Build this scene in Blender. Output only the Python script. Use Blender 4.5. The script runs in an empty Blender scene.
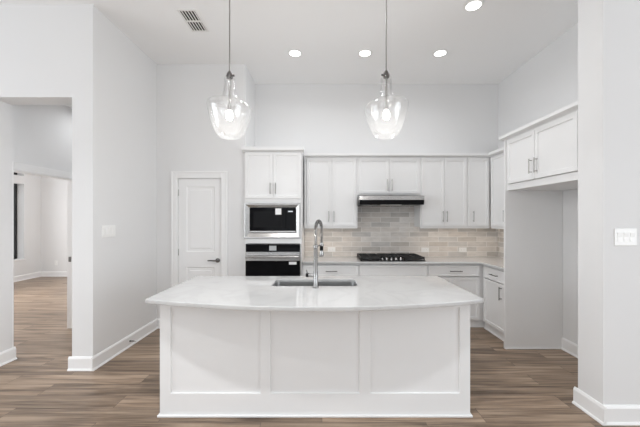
import bpy, bmesh, math, random
from mathutils import Vector, Matrix
random.seed(7)
C = bpy.context.scene.collection
R = math.radians
SC = bpy.context.scene

# ------------------------------------------------------------------ camera
cam_d = bpy.data.cameras.new('camera')
cam = bpy.data.objects.new('camera', cam_d)
C.objects.link(cam)
cam.location = (0, 0, 1.505)
cam.rotation_euler = (R(90), 0, 0)
cam_d.sensor_width = 36.0
cam_d.lens = 312 / 640 * 36
cam_d.shift_x = -2 / 640
cam_d.shift_y = 6 / 640
cam_d.clip_start = 0.05
SC.camera = cam

# ------------------------------------------------------------------ world, daylight, exposure
w = bpy.data.worlds.new('sky')
SC.world = w
w.use_nodes = True
bg = w.node_tree.nodes['Background']
bg.inputs[0].default_value = (0.90, 0.95, 1.0, 1)
bg.inputs[1].default_value = 0.9

def area(name, loc, rot, sx, sy, power, col=(1, 1, 1), shape='RECTANGLE', spread=180):
    d = bpy.data.lights.new(name, 'AREA')
    d.shape = shape
    d.size = sx
    d.size_y = sy
    d.energy = power
    d.color = col
    d.spread = R(spread)
    o = bpy.data.objects.new(name, d)
    C.objects.link(o)
    o.location = loc
    o.rotation_euler = rot
    return o

# lamps added inside the unseen living-room windows (one per window) and in the bedroom
WIN_X = (-4.3, -1.45, 1.4, 4.0)
DAY = 16
SIDE = 108
PEND = 15
DOWN = 3
LIVING_FILL = 25
for wx, wk in zip(WIN_X, (2.6, 1.3, 0.35, 0.1)):  # uneven powers steer light onto the right wall and alcove panel
    area('window_daylight', (wx, -4.86, 1.85), (R(90), 0, 0), 2.1, 2.9, DAY * wk, (0.90, 0.953, 1.0))
area('side_window_daylight', (-5.86, 0.2, 1.75), (R(90), 0, R(-90)), 3.8, 2.6, SIDE * 0.95, (0.90, 0.953, 1.0))  # added at an unseen window to lift side walls and ceiling
area('side_window_daylight', (5.06, -1.5, 1.75), (R(90), 0, R(90)), 3.6, 2.6, SIDE * 1.3, (0.90, 0.953, 1.0))
area('bedroom_daylight', (-7.30, 5.2, 1.6), (R(90), 0, R(-90)), 1.6, 2.2, 150, (0.97, 0.985, 1.0))  # added lamp in front of solid wall, away from the bedroom window

SC.view_settings.view_transform = 'Standard'
SC.view_settings.look = 'None'
SC.view_settings.gamma = 1
SC.view_settings.use_curve_mapping = False
SC.view_settings.exposure = 0.02
SC.cycles.use_denoising = True
SC.cycles.max_bounces = 10
SC.cycles.diffuse_bounces = 7
SC.cycles.glossy_bounces = 4
SC.cycles.transparent_max_bounces = 12
SC.cycles.sample_clamp_indirect = 8
SC.cycles.caustics_reflective = False
SC.cycles.caustics_refractive = False

# ------------------------------------------------------------------ materials
def mat(name, col, rough=0.5, metal=0.0, spec=0.5, emit=None, strength=0, coat=0):
    m = bpy.data.materials.new(name)
    m.use_nodes = True
    b = m.node_tree.nodes['Principled BSDF']
    b.inputs['Base Color'].default_value = (*col, 1)
    b.inputs['Roughness'].default_value = rough
    b.inputs['Metallic'].default_value = metal
    b.inputs['Specular IOR Level'].default_value = spec
    if coat:
        b.inputs['Coat Weight'].default_value = coat
        b.inputs['Coat Roughness'].default_value = 0.05
    if emit:
        b.inputs['Emission Color'].default_value = (*emit, 1)
        b.inputs['Emission Strength'].default_value = strength
    return m

def nodes(m):
    nt = m.node_tree
    return nt, nt.nodes['Principled BSDF']

def add(nt, t, **kw):
    n = nt.nodes.new(t)
    for k, v in kw.items():
        setattr(n, k, v)
    return n

def paint(name, col, rough=0.7, bump=0.02, scale=160, spec=0.25):
    m = mat(name, col, rough, spec=spec)
    nt, b = nodes(m)
    tc = add(nt, 'ShaderNodeTexCoord')
    nz = add(nt, 'ShaderNodeTexNoise')
    nz.inputs['Scale'].default_value = scale
    nz.inputs['Detail'].default_value = 3
    bp = add(nt, 'ShaderNodeBump')
    bp.inputs['Strength'].default_value = bump
    bp.inputs['Distance'].default_value = 0.005
    nt.links.new(tc.outputs['Object'], nz.inputs['Vector'])
    nt.links.new(nz.outputs['Fac'], bp.inputs['Height'])
    nt.links.new(bp.outputs['Normal'], b.inputs['Normal'])
    return m

M = {}
M['wall'] = paint('wall_paint', (0.772, 0.772, 0.774), 0.75, 0.06)
M['ceiling'] = paint('ceiling_paint', (0.90, 0.90, 0.90), 0.85, 0.06)
M['trim'] = paint('trim_white', (0.86, 0.86, 0.86), 0.38, 0.0, spec=0.4)
M['cab'] = paint('cabinet_white', (0.82, 0.82, 0.82), 0.38, 0.0, spec=0.4)
M['door'] = paint('door_white', (0.86, 0.86, 0.86), 0.42, 0.0, spec=0.4)
M['plastic'] = mat('white_plastic', (0.88, 0.88, 0.87), 0.3)
M['slot'] = mat('dark_slot', (0.03, 0.03, 0.03), 0.6)
M['sticker'] = mat('paper_white', (0.85, 0.85, 0.85), 0.6)
M['nickel'] = mat('satin_nickel', (0.38, 0.37, 0.355), 0.28, 1.0)
M['faucet'] = mat('faucet_steel', (0.36, 0.355, 0.35), 0.24, 1.0)
M['darkmetal'] = mat('dark_nickel', (0.16, 0.153, 0.147), 0.3, 1.0)
M['black'] = mat('black_enamel', (0.010, 0.010, 0.011), 0.3, spec=0.08)
M['blackglass'] = mat('black_glass', (0.006, 0.006, 0.007), 0.04, spec=0.08)
M['iron'] = mat('cast_iron', (0.018, 0.018, 0.018), 0.55)
M['bronze'] = mat('window_bronze', (0.02, 0.02, 0.02), 0.45)
M['rubber'] = mat('white_rubber', (0.8, 0.8, 0.78), 0.6)
M['vent'] = mat('vent_white', (0.80, 0.79, 0.78), 0.5)
M['duct'] = mat('duct_grey', (0.03, 0.03, 0.03), 0.8)
M['lens'] = mat('lamp_lens', (0.9, 0.9, 0.9), 0.4, emit=(1, 0.98, 0.95), strength=6)
M['bulb'] = mat('lamp_bulb', (1, 1, 1), 0.4, emit=(1, 0.95, 0.88), strength=9)
M['screen'] = mat('display_glow', (0.3, 0.3, 0.3), 0.3, emit=(0.85, 0.92, 1), strength=0.7)
M['label_grey'] = mat('display_grey', (0.45, 0.46, 0.47), 0.3)

def steel(name, col=(0.47, 0.46, 0.45), rough=0.24, axis='X'):
    m = mat(name, col, rough, 1.0)
    nt, b = nodes(m)
    tc = add(nt, 'ShaderNodeTexCoord')
    mp = add(nt, 'ShaderNodeMapping')
    mp.inputs['Scale'].default_value = (4, 300, 300) if axis == 'X' else (300, 300, 4)
    nz = add(nt, 'ShaderNodeTexNoise')
    nz.inputs['Scale'].default_value = 2.0
    mr = add(nt, 'ShaderNodeMapRange')
    mr.inputs['To Min'].default_value = rough - 0.07
    mr.inputs['To Max'].default_value = rough + 0.10
    L = nt.links.new
    L(tc.outputs['Object'], mp.inputs['Vector'])
    L(mp.outputs['Vector'], nz.inputs['Vector'])
    L(nz.outputs['Fac'], mr.inputs['Value'])
    L(mr.outputs['Result'], b.inputs['Roughness'])
    return m
M['steel'] = steel('brushed_steel')
M['sinksteel'] = steel('sink_steel', (0.42, 0.42, 0.42), 0.32)

def floor_mat():
    m = mat('plank_floor', (0.2, 0.14, 0.1), 0.34, spec=0.4)
    nt, b = nodes(m)
    L = nt.links.new
    tc = add(nt, 'ShaderNodeTexCoord')
    br = add(nt, 'ShaderNodeTexBrick')
    br.offset = 0.37
    br.offset_frequency = 2
    br.inputs['Color1'].default_value = (0, 0, 0, 1)
    br.inputs['Color2'].default_value = (1, 1, 1, 1)
    br.inputs['Mortar'].default_value = (0.5, 0.5, 0.5, 1)
    br.inputs['Scale'].default_value = 1.0
    br.inputs['Mortar Size'].default_value = 0.0016
    br.inputs['Mortar Smooth'].default_value = 0.1
    br.inputs['Brick Width'].default_value = 1.22
    br.inputs['Row Height'].default_value = 0.178
    L(tc.outputs['Object'], br.inputs['Vector'])
    # grain: noise stretched along the board, shifted per board
    cx = add(nt, 'ShaderNodeVectorMath', operation='MULTIPLY')
    cx.inputs[1].default_value = (3.7, 9.1, 5.3)
    L(br.outputs['Color'], cx.inputs[0])
    av = add(nt, 'ShaderNodeVectorMath', operation='ADD')
    L(tc.outputs['Object'], av.inputs[0])
    L(cx.outputs[0], av.inputs[1])
    mp = add(nt, 'ShaderNodeMapping')
    mp.inputs['Scale'].default_value = (0.9, 11.0, 1.0)
    L(av.outputs[0], mp.inputs['Vector'])
    n1 = add(nt, 'ShaderNodeTexNoise')
    n1.inputs['Scale'].default_value = 1.6
    n1.inputs['Detail'].default_value = 6
    n1.inputs['Roughness'].default_value = 0.38
    n1.inputs['Distortion'].default_value = 0.6
    L(mp.outputs[0], n1.inputs['Vector'])
    mp2 = add(nt, 'ShaderNodeMapping')
    mp2.inputs['Scale'].default_value = (2.2, 60.0, 1.0)
    L(av.outputs[0], mp2.inputs['Vector'])
    n2 = add(nt, 'ShaderNodeTexNoise')
    n2.inputs['Scale'].default_value = 1.5
    n2.inputs['Detail'].default_value = 3
    L(mp2.outputs[0], n2.inputs['Vector'])
    ramp = add(nt, 'ShaderNodeValToRGB')
    e = ramp.color_ramp.elements
    e[0].position = 0.35
    e[0].color = (0.105, 0.070, 0.046, 1)
    e[1].position = 0.67
    e[1].color = (0.40, 0.30, 0.217, 1)
    em = e.new(0.5)
    em.color = (0.25, 0.178, 0.124, 1)
    mx = add(nt, 'ShaderNodeMix', data_type='FLOAT')
    mx.inputs[0].default_value = 0.40
    L(n1.outputs['Fac'], mx.inputs[2])
    L(n2.outputs['Fac'], mx.inputs[3])
    L(mx.outputs[0], ramp.inputs['Fac'])
    # tone per board
    tone = add(nt, 'ShaderNodeMapRange')
    tone.inputs['To Min'].default_value = 0.80
    tone.inputs['To Max'].default_value = 1.20
    L(br.outputs['Color'], tone.inputs['Value'])
    mul = add(nt, 'ShaderNodeVectorMath', operation='SCALE')
    L(ramp.outputs['Color'], mul.inputs[0])
    L(tone.outputs[0], mul.inputs['Scale'])
    gap = add(nt, 'ShaderNodeMix', data_type='RGBA')
    gap.inputs[7].default_value = (0.07, 0.05, 0.038, 1)
    L(br.outputs['Fac'], gap.inputs[0])
    L(mul.outputs[0], gap.inputs[6])
    L(gap.outputs[2], b.inputs['Base Color'])
    bp = add(nt, 'ShaderNodeBump')
    bp.inputs['Strength'].default_value = 0.12
    bp.inputs['Distance'].default_value = 0.002
    L(n2.outputs['Fac'], bp.inputs['Height'])
    L(bp.outputs['Normal'], b.inputs['Normal'])
    return m
M['floor'] = floor_mat()

def tile_mat(name, axes):
    m = mat(name, (0.5, 0.46, 0.42), 0.12, spec=0.5)
    nt, b = nodes(m)
    L = nt.links.new
    tc = add(nt, 'ShaderNodeTexCoord')
    sp = add(nt, 'ShaderNodeSeparateXYZ')
    cb = add(nt, 'ShaderNodeCombineXYZ')
    L(tc.outputs['Object'], sp.inputs[0])
    L(sp.outputs[axes[0]], cb.inputs[0])
    L(sp.outputs['Z'], cb.inputs[1])
    off = add(nt, 'ShaderNodeVectorMath', operation='ADD')
    off.inputs[1].default_value = (10.05, -0.92 + 0.0775 * 20, 0)
    L(cb.outputs[0], off.inputs[0])
    br = add(nt, 'ShaderNodeTexBrick')
    br.offset = 0.5
    br.inputs['Color1'].default_value = (0, 0, 0, 1)
    br.inputs['Color2'].default_value = (1, 1, 1, 1)
    br.inputs['Mortar'].default_value = (0.5, 0.5, 0.5, 1)
    br.inputs['Scale'].default_value = 1.0
    br.inputs['Mortar Size'].default_value = 0.0038
    br.inputs['Mortar Smooth'].default_value = 0.3
    br.inputs['Brick Width'].default_value = 0.305
    br.inputs['Row Height'].default_value = 0.0775
    L(off.outputs[0], br.inputs['Vector'])
    ramp = add(nt, 'ShaderNodeValToRGB')
    e = ramp.color_ramp.elements
    e[0].position = 0.0
    e[0].color = (0.56, 0.52, 0.475, 1)
    e[1].position = 1.0
    e[1].color = (0.74, 0.71, 0.675, 1)
    x = e.new(0.35)
    x.color = (0.58, 0.565, 0.545, 1)
    x = e.new(0.65)
    x.color = (0.68, 0.635, 0.59, 1)
    L(br.outputs['Color'], ramp.inputs['Fac'])
    nz = add(nt, 'ShaderNodeTexNoise')
    nz.inputs['Scale'].default_value = 9
    nz.inputs['Detail'].default_value = 4
    mp = add(nt, 'ShaderNodeMapping')
    mp.inputs['Scale'].default_value = (1, 2.5, 1)
    L(off.outputs[0], mp.inputs['Vector'])
    L(mp.outputs[0], nz.inputs['Vector'])
    tone = add(nt, 'ShaderNodeMapRange')
    tone.inputs['To Min'].default_value = 0.78
    tone.inputs['To Max'].default_value = 1.22
    L(nz.outputs['Fac'], tone.inputs['Value'])
    mul = add(nt, 'ShaderNodeVectorMath', operation='SCALE')
    L(ramp.outputs['Color'], mul.inputs[0])
    L(tone.outputs[0], mul.inputs['Scale'])
    gap = add(nt, 'ShaderNodeMix', data_type='RGBA')
    gap.inputs[7].default_value = (0.86, 0.84, 0.82, 1)
    L(br.outputs['Fac'], gap.inputs[0])
    L(mul.outputs[0], gap.inputs[6])
    L(gap.outputs[2], b.inputs['Base Color'])
    # hand-made surface: wavy glaze, sunk joints
    n3 = add(nt, 'ShaderNodeTexNoise')
    n3.inputs['Scale'].default_value = 22
    L(off.outputs[0], n3.inputs['Vector'])
    sub = add(nt, 'ShaderNodeMath', operation='SUBTRACT')
    L(n3.outputs['Fac'], sub.inputs[0])
    L(br.outputs['Fac'], sub.inputs[1])
    bp = add(nt, 'ShaderNodeBump')
    bp.inputs['Strength'].default_value = 0.25
    bp.inputs['Distance'].default_value = 0.004
    L(sub.outputs[0], bp.inputs['Height'])
    L(bp.outputs['Normal'], b.inputs['Normal'])
    return m
M['tile_x'] = tile_mat('tile_back', 'X')
M['tile_y'] = tile_mat('tile_side', 'Y')

def quartz_mat():
    m = mat('white_quartz', (0.8, 0.8, 0.8), 0.05, spec=0.5)
    nt, b = nodes(m)
    L = nt.links.new
    tc = add(nt, 'ShaderNodeTexCoord')
    n1 = add(nt, 'ShaderNodeTexNoise')
    n1.inputs['Scale'].default_value = 2.2
    n1.inputs['Detail'].default_value = 6
    n1.inputs['Distortion'].default_value = 1.2
    L(tc.outputs['Object'], n1.inputs['Vector'])
    r = add(nt, 'ShaderNodeValToRGB')
    e = r.color_ramp.elements
    e[0].position = 0.44
    e[0].color = (0.56, 0.557, 0.553, 1)
    e[1].position = 0.56
    e[1].color = (0.56, 0.557, 0.553, 1)
    v = e.new(0.50)
    v.color = (0.53, 0.527, 0.524, 1)
    L(n1.outputs['Fac'], r.inputs['Fac'])
    L(r.outputs['Color'], b.inputs['Base Color'])
    return m
M['quartz'] = quartz_mat()

def shade_glass():
    m = bpy.data.materials.new('seeded_glass')
    m.use_nodes = True
    nt = m.node_tree
    nt.nodes.clear()
    L = nt.links.new
    out = add(nt, 'ShaderNodeOutputMaterial')
    tr = add(nt, 'ShaderNodeBsdfTransparent')
    tr.inputs[0].default_value = (0.995, 0.995, 0.995, 1)
    gl = add(nt, 'ShaderNodeBsdfGlossy')
    gl.inputs['Roughness'].default_value = 0.06
    df = add(nt, 'ShaderNodeBsdfTranslucent')
    df.inputs[0].default_value = (0.95, 0.95, 0.95, 1)
    tc = add(nt, 'ShaderNodeTexCoord')
    vo = add(nt, 'ShaderNodeTexNoise')
    vo.inputs['Scale'].default_value = 16
    vo.inputs['Detail'].default_value = 5
    L(tc.outputs['Object'], vo.inputs['Vector'])
    bp = add(nt, 'ShaderNodeBump')
    bp.inputs['Strength'].default_value = 0.5
    bp.inputs['Distance'].default_value = 0.01
    L(vo.outputs['Fac'], bp.inputs['Height'])
    L(bp.outputs['Normal'], gl.inputs['Normal'])
    lw = add(nt, 'ShaderNodeLayerWeight')
    lw.inputs['Blend'].default_value = 0.28
    L(bp.outputs['Normal'], lw.inputs['Normal'])
    mr = add(nt, 'ShaderNodeMapRange')
    mr.inputs['To Min'].default_value = 0.04
    mr.inputs['To Max'].default_value = 0.38
    L(lw.outputs['Fresnel'], mr.inputs['Value'])
    m1 = add(nt, 'ShaderNodeMixShader')
    L(mr.outputs[0], m1.inputs[0])
    L(tr.outputs[0], m1.inputs[1])
    L(gl.outputs[0], m1.inputs[2])
    m2 = add(nt, 'ShaderNodeMixShader')
    m2.inputs[0].default_value = 0.009
    L(m1.outputs[0], m2.inputs[1])
    L(df.outputs[0], m2.inputs[2])
    L(m2.outputs[0], out.inputs['Surface'])
    return m
M['glass'] = shade_glass()

def pane_glass():
    m = bpy.data.materials.new('window_glass')
    m.use_nodes = True
    nt = m.node_tree
    nt.nodes.clear()
    out = add(nt, 'ShaderNodeOutputMaterial')
    tr = add(nt, 'ShaderNodeBsdfTransparent')
    gl = add(nt, 'ShaderNodeBsdfGlossy')
    gl.inputs['Roughness'].default_value = 0.02
    mx = add(nt, 'ShaderNodeMixShader')
    mx.inputs[0].default_value = 0.06
    nt.links.new(tr.outputs[0], mx.inputs[1])
    nt.links.new(gl.outputs[0], mx.inputs[2])
    nt.links.new(mx.outputs[0], out.inputs['Surface'])
    return m
M['pane'] = pane_glass()

# ------------------------------------------------------------------ mesh helpers
class MB:
    """collects shapes; build() links them as one mesh object"""
    def __init__(self):
        self.bm = bmesh.new()
        self.smooth = False

    def join(self, b2):
        me = bpy.data.meshes.new('tmp')
        b2.to_mesh(me)
        b2.free()
        self.bm.from_mesh(me)
        bpy.data.meshes.remove(me)

    def box(self, x0, x1, y0, y1, z0, z1, bev=0.0, seg=1):
        b = bmesh.new()
        bmesh.ops.create_cube(b, size=1)
        for v in b.verts:
            v.co = Vector(((x0 + x1) / 2 + v.co.x * (x1 - x0), (y0 + y1) / 2 + v.co.y * (y1 - y0), (z0 + z1) / 2 + v.co.z * (z1 - z0)))
        if bev:
            bmesh.ops.bevel(b, geom=b.edges[:], offset=bev, segments=seg, affect='EDGES', profile=0.5)
        self.join(b)
        return self

    def shaker(self, x0, x1, z0, z1, y0=0.0, t=0.02, rail=0.057, depth=0.009, slope=0.004, openings=None):
        """a slab facing -y with one sunk panel"""
        b = bmesh.new()
        bmesh.ops.create_cube(b, size=1)
        for v in b.verts:
            v.co = Vector(((x0 + x1) / 2 + v.co.x * (x1 - x0), y0 + t / 2 + v.co.y * t, (z0 + z1) / 2 + v.co.z * (z1 - z0)))
        bmesh.ops.bevel(b, geom=b.edges[:], offset=0.0015, segments=1, affect='EDGES')
        b.faces.ensure_lookup_table()
        f = max((f for f in b.faces if f.normal.y < -0.99), key=lambda f: f.calc_area())
        bmesh.ops.inset_region(b, faces=[f], thickness=rail, depth=0)
        bmesh.ops.inset_region(b, faces=[f], thickness=slope, depth=-depth)
        self.join(b)
        return self

    def grid_panels(self, xs, zs, y0, t, holes, depth=0.01, slope=0.003):
        """flat board facing -y split in a grid; the cells in holes are sunk"""
        b = bmesh.new()
        vs = [[b.verts.new((x, y0, z)) for z in zs] for x in xs]
        sunk = []
        for i in range(len(xs) - 1):
            for j in range(len(zs) - 1):
                f = b.faces.new((vs[i][j], vs[i + 1][j], vs[i + 1][j + 1], vs[i][j + 1]))
                if (i, j) in holes:
                    sunk.append(f)
        b.normal_update()
        for f in sunk:
            bmesh.ops.inset_region(b, faces=[f], thickness=slope, depth=-depth)
        # sides and back
        X0, X1, Z0, Z1 = xs[0], xs[-1], zs[0], zs[-1]
        y1 = y0 + t
        q = lambda *p: b.faces.new([b.verts.new(c) for c in p])
        q((X0, y1, Z0), (X0, y1, Z1), (X1, y1, Z1), (X1, y1, Z0))
        q((X0, y0, Z0), (X0, y0, Z1), (X0, y1, Z1), (X0, y1, Z0))
        q((X1, y0, Z1), (X1, y0, Z0), (X1, y1, Z0), (X1, y1, Z1))
        q((X0, y0, Z1), (X1, y0, Z1), (X1, y1, Z1), (X0, y1, Z1))
        q((X0, y0, Z0), (X0, y1, Z0), (X1, y1, Z0), (X1, y0, Z0))
        self.join(b)
        return self

    def tube(self, pts, r, n=12, cap=True):
        b = bmesh.new()
        pts = [Vector(p) for p in pts]
        rs = r if isinstance(r, (list, tuple)) else [r] * len(pts)
        t = (pts[1] - pts[0]).normalized()
        u = t.orthogonal().normalized()
        rings = []
        for i, p in enumerate(pts):
            if 0 < i < len(pts) - 1:
                t2 = (pts[i + 1] - pts[i - 1]).normalized()
            elif i == 0:
                t2 = (pts[1] - pts[0]).normalized()
            else:
                t2 = (pts[-1] - pts[-2]).normalized()
            u = (u - t2 * u.dot(t2)).normalized()
            v = t2.cross(u)
            rings.append([b.verts.new(p + (u * math.cos(a) + v * math.sin(a)) * rs[i]) for a in (2 * math.pi * k / n for k in range(n))])
        for a, c in zip(rings, rings[1:]):
            for k in range(n):
                b.faces.new((a[k], a[(k + 1) % n], c[(k + 1) % n], c[k]))
        if cap:
            b.faces.new(rings[0][::-1])
            b.faces.new(rings[-1])
        self.smooth = True
        self.join(b)
        return self

    def lathe(self, prof, n=32, c=(0, 0, 0), axis='Z', f=None):
        b = bmesh.new()
        rings = []
        for (r, z) in prof:
            ring = []
            for k in range(n):
                a = 2 * math.pi * k / n
                p = Vector((max(r, 1e-5) * math.cos(a), max(r, 1e-5) * math.sin(a), z))
                if f:
                    p = f(p)
                if axis == 'Y':
                    p = Vector((p.x, -p.z, p.y))      # profile runs towards -y
                elif axis == 'X':
                    p = Vector((p.z, p.y, -p.x))
                ring.append(b.verts.new(p + Vector(c)))
            rings.append(ring)
        for a, d in zip(rings, rings[1:]):
            for k in range(n):
                b.faces.new((a[k], a[(k + 1) % n], d[(k + 1) % n], d[k]))
        bmesh.ops.remove_doubles(b, verts=b.verts[:], dist=1e-4)
        self.smooth = True
        self.join(b)
        return self

    def prism(self, poly, axis, a0, a1):
        """poly of 2-D points swept along an axis: X -> (y, z), Y -> (x, z), Z -> (x, y)"""
        b = bmesh.new()
        def P(p, a):
            return {'X': (a, p[0], p[1]), 'Y': (p[0], a, p[1]), 'Z': (p[0], p[1], a)}[axis]
        A = [b.verts.new(P(p, a0)) for p in poly]
        B = [b.verts.new(P(p, a1)) for p in poly]
        n = len(poly)
        for k in range(n):
            b.faces.new((A[k], A[(k + 1) % n], B[(k + 1) % n], B[k]))
        b.faces.new(A[::-1])
        b.faces.new(B)
        self.join(b)
        return self

    def build(self, name, m, parent=None, loc=(0, 0, 0), rotz=0.0):
        bmesh.ops.recalc_face_normals(self.bm, faces=self.bm.faces[:])
        me = bpy.data.meshes.new(name)
        self.bm.to_mesh(me)
        self.bm.free()
        if self.smooth:
            for p in me.polygons:
                p.use_smooth = True
            try:
                me.set_sharp_from_angle(angle=R(35))
            except Exception:
                pass
        me.materials.append(m)
        o = bpy.data.objects.new(name, me)
        C.objects.link(o)
        if parent:
            o.parent = parent
        o.location = loc
        o.rotation_euler = (0, 0, rotz)
        return o

def thing(name, label, cat, loc=(0, 0, 0), rotz=0.0, group=None):
    o = bpy.data.objects.new(name, None)
    C.objects.link(o)
    o.empty_display_size = 0.1
    o.location = loc
    o.rotation_euler = (0, 0, rotz)
    return tag(o, label, cat, group)

def tag(o, label, cat, group=None):
    o['label'] = label
    o['category'] = cat
    if group:
        o['group'] = group
    return o

def struct(name, mb, m, parent=None):
    o = mb.build(name, m, parent)
    if not parent:
        o['kind'] = 'structure'
    return o

def copy_tree(o, parent=None):
    c = o.copy()
    C.objects.link(c)
    if parent:
        c.parent = parent
    for ch in list(o.children):
        copy_tree(ch, c)
    return c

# ------------------------------------------------------------------ room
H = 3.66            # ceiling
XL = -2.293         # kitchen left wall
XR = 2.80           # kitchen right wall
YF = 3.124          # wall with the hall opening
YP = 4.33           # pantry wall
YB = 4.96           # kitchen back wall
WT = YF + 0.216     # back of the hall-opening wall
HX = -3.41          # hall's far side wall
BX = -3.523         # bedroom side of that wall

struct('floor', MB().box(-8.0, 5.4, -5.2, 8.6, -0.1, 0.0), M['floor'])
struct('ceiling', MB().box(-6.2, 5.4, -5.2, YB + 0.12, H, H + 0.1), M['ceiling'])
struct('ceiling_hall', MB().box(HX, -2.503, WT, 5.6, 3.02, 3.1), M['ceiling'])
struct('ceiling_bedroom', MB().box(-7.7, BX, WT, 8.4, 3.10, 3.2), M['ceiling'])

struct('wall_left', MB().box(-2.503, XL, YF, 5.6, 0, H), M['wall'])
struct('wall_hall_opening', MB().box(-6.0, -3.318, YF, WT, 0, H).box(-3.318, -2.503, YF, WT, 2.73, H), M['wall'])
struct('wall_hall_left', MB().box(BX, HX, WT, 3.43, 0, 3.1).box(BX, HX, 4.328, 8.4, 0, 3.1).box(BX, HX, 3.43, 4.328, 2.06, 3.1), M['wall'])
struct('wall_hall_end', MB().box(HX, -2.503, 5.6, 5.7, 0, 3.1), M['wall'])
struct('wall_back', MB().box(-1.184, XR, YB, YB + 0.12, 0, H), M['wall'])
DX0, DX1, DZ = -2.012, -1.388, 2.085     # pantry door opening
struct('wall_back_left', MB().box(XL, DX0, YP, YP + 0.12, 0, H).box(DX1, -1.184, YP, YP + 0.12, 0, H)
       .box(DX0, DX1, YP, YP + 0.12, DZ, H).box(-1.184, -1.064, YP, YB, 0, H), M['wall'])
struct('wall_right', MB().box(XR, XR + 0.15, 2.533, YB + 0.12, 0, H), M['wall'])
struct('wall_right_front', MB().box(2.078, 5.2, 2.307, 2.533, 0, H), M['wall'])
# bedroom
WY0, WY1 = 6.87, 7.77
struct('wall_bedroom_left', MB().box(-7.68, -7.42, WT, WY0, 0, 3.1).box(-7.68, -7.42, WY1, 8.4, 0, 3.1)
       .box(-7.68, -7.42, WY0, WY1, 0, 0.53).box(-7.68, -7.42, WY0, WY1, 2.39, 2.585).box(-7.68, -7.42, WY0, WY1, 3.0, 3.1), M['wall'])
struct('wall_bedroom_back', MB().box(-7.42, BX, 8.24, 8.4, 0, 3.1), M['wall'])
# living room around the camera
def window_wall_y(mb, y0, y1, spans, x0, x1, z0, z1):
    xs = [x0] + [v for s in spans for v in s] + [x1]
    for a, b in zip(xs[0::2], xs[1::2]):
        mb.box(a, b, y0, y1, 0, H)
    for a, b in spans:
        mb.box(a, b, y0, y1, 0, z0).box(a, b, y0, y1, z1, H)
    return mb
sp = [(x - 1.05, x + 1.05) for x in WIN_X]
struct('wall_front', window_wall_y(MB(), -5.1, -4.95, sp, -6.0, 5.2, 0.4, 3.3), M['wall'])
def window_wall_x(mb, x0, x1, a, b, y0, y1, z0, z1):
    mb.box(x0, x1, y0, a, 0, H).box(x0, x1, b, y1, 0, H).box(x0, x1, a, b, 0, z0).box(x0, x1, a, b, z1, H)
    return mb
struct('wall_living_left', window_wall_x(MB(), -6.15, -6.0, -1.75, 2.15, -5.1, WT, 0.45, 3.05), M['wall'])
struct('wall_living_right', window_wall_x(MB(), 5.2, 5.35, -3.35, 0.35, -5.1, 2.533, 0.45, 3.05), M['wall'])

# windows: frame with panes
wn = [0]
def window(axis, p, a0, a1, z0, z1, fr=0.05, mull=()):
    wn[0] += 1
    f = MB()
    g = MB()
    def bx(mb, u0, u1, w0, w1, t):
        if axis == 'Y':
            mb.box(u0, u1, p - t, p + t, w0, w1)
        else:
            mb.box(p - t, p + t, u0, u1, w0, w1)
    bx(f, a0, a0 + fr, z0, z1, 0.03)
    bx(f, a1 - fr, a1, z0, z1, 0.03)
    bx(f, a0 + fr, a1 - fr, z0, z0 + fr, 0.03)
    bx(f, a0 + fr, a1 - fr, z1 - fr, z1, 0.03)
    for zm in mull:
        bx(f, a0 + fr, a1 - fr, zm - 0.02, zm + 0.02, 0.03)
    o = struct('window_%d' % wn[0], f, M['bronze'])
    bx(g, a0 + fr, a1 - fr, z0 + fr, z1 - fr, 0.004)
    g.build('window_pane', M['pane'], o)
    return o
window('X', -7.62, WY0, WY1, 0.53, 2.39, mull=(1.42,))
window('X', -7.62, WY0, WY1, 2.585, 3.0)
for a, b in sp:
    window('Y', -5.02, a, b, 0.4, 3.3, mull=(2.5,))
window('X', -6.08, -1.75, 2.15, 0.45, 3.05, mull=(2.3,))  # unseen side windows, sized and moved for their light on the kitchen
window('X', 5.28, -3.35, 0.35, 0.45, 3.05, mull=(2.3,))
struct('trim_1', MB().box(-7.44, -7.395, WY0 - 0.04, WY1 + 0.04, 0.50, 0.53, 0.004), M['trim'])   # bedroom sill

# baseboards: profile with a quarter-round shoe, built along straight runs
BH = 0.135
def base_run(mb, p0, p1, n, e0=0.0, e1=0.0):
    """p0->p1 along the wall, n = direction out of the wall, e0/e1 lengthen the ends"""
    p0, p1, n = Vector((*p0, 0)), Vector((*p1, 0)), Vector((*n, 0))
    d = (p1 - p0).normalized()
    p0 = p0 - d * e0
    p1 = p1 + d * e1
    prof = [(0, 0), (0.028, 0), (0.028, 0.006), (0.024, 0.014), (0.016, 0.019), (0.016, BH - 0.02), (0.010, BH - 0.006), (0.006, BH), (0, BH)]
    b = bmesh.new()
    A = [b.verts.new(p0 + n * u + Vector((0, 0, z))) for u, z in prof]
    B = [b.verts.new(p1 + n * u + Vector((0, 0, z))) for u, z in prof]
    k = len(prof)
    for i in range(k):
        b.faces.new((A[i], A[(i + 1) % k], B[(i + 1) % k], B[i]))
    b.faces.new(A[::-1])
    b.faces.new(B)
    mb.join(b)
    return mb
E = 0.028
mb = MB()
base_run(mb, (XL, YP), (XL, YF), (1, 0), 0, E)
base_run(mb, (XL, YF), (-2.503, YF), (0, -1), 0, E)
base_run(mb, (-2.503, YF), (-2.503, 5.6), (-1, 0), 0, 0)
struct('baseboard_left', mb, M['trim'])
mb = MB()
base_run(mb, (XL + E, YP), (DX0 - 0.075, YP), (0, -1))
base_run(mb, (DX1 + 0.075, YP), (-1.064, YP), (0, -1))
struct('baseboard_back_left', mb, M['trim'])
mb = MB()
base_run(mb, (-3.318, WT), (-3.318, YF), (1, 0), E, E)
base_run(mb, (-3.318, YF), (-6.0, YF), (0, -1))
struct('baseboard_hall_left', mb, M['trim'])
mb = MB()
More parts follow.
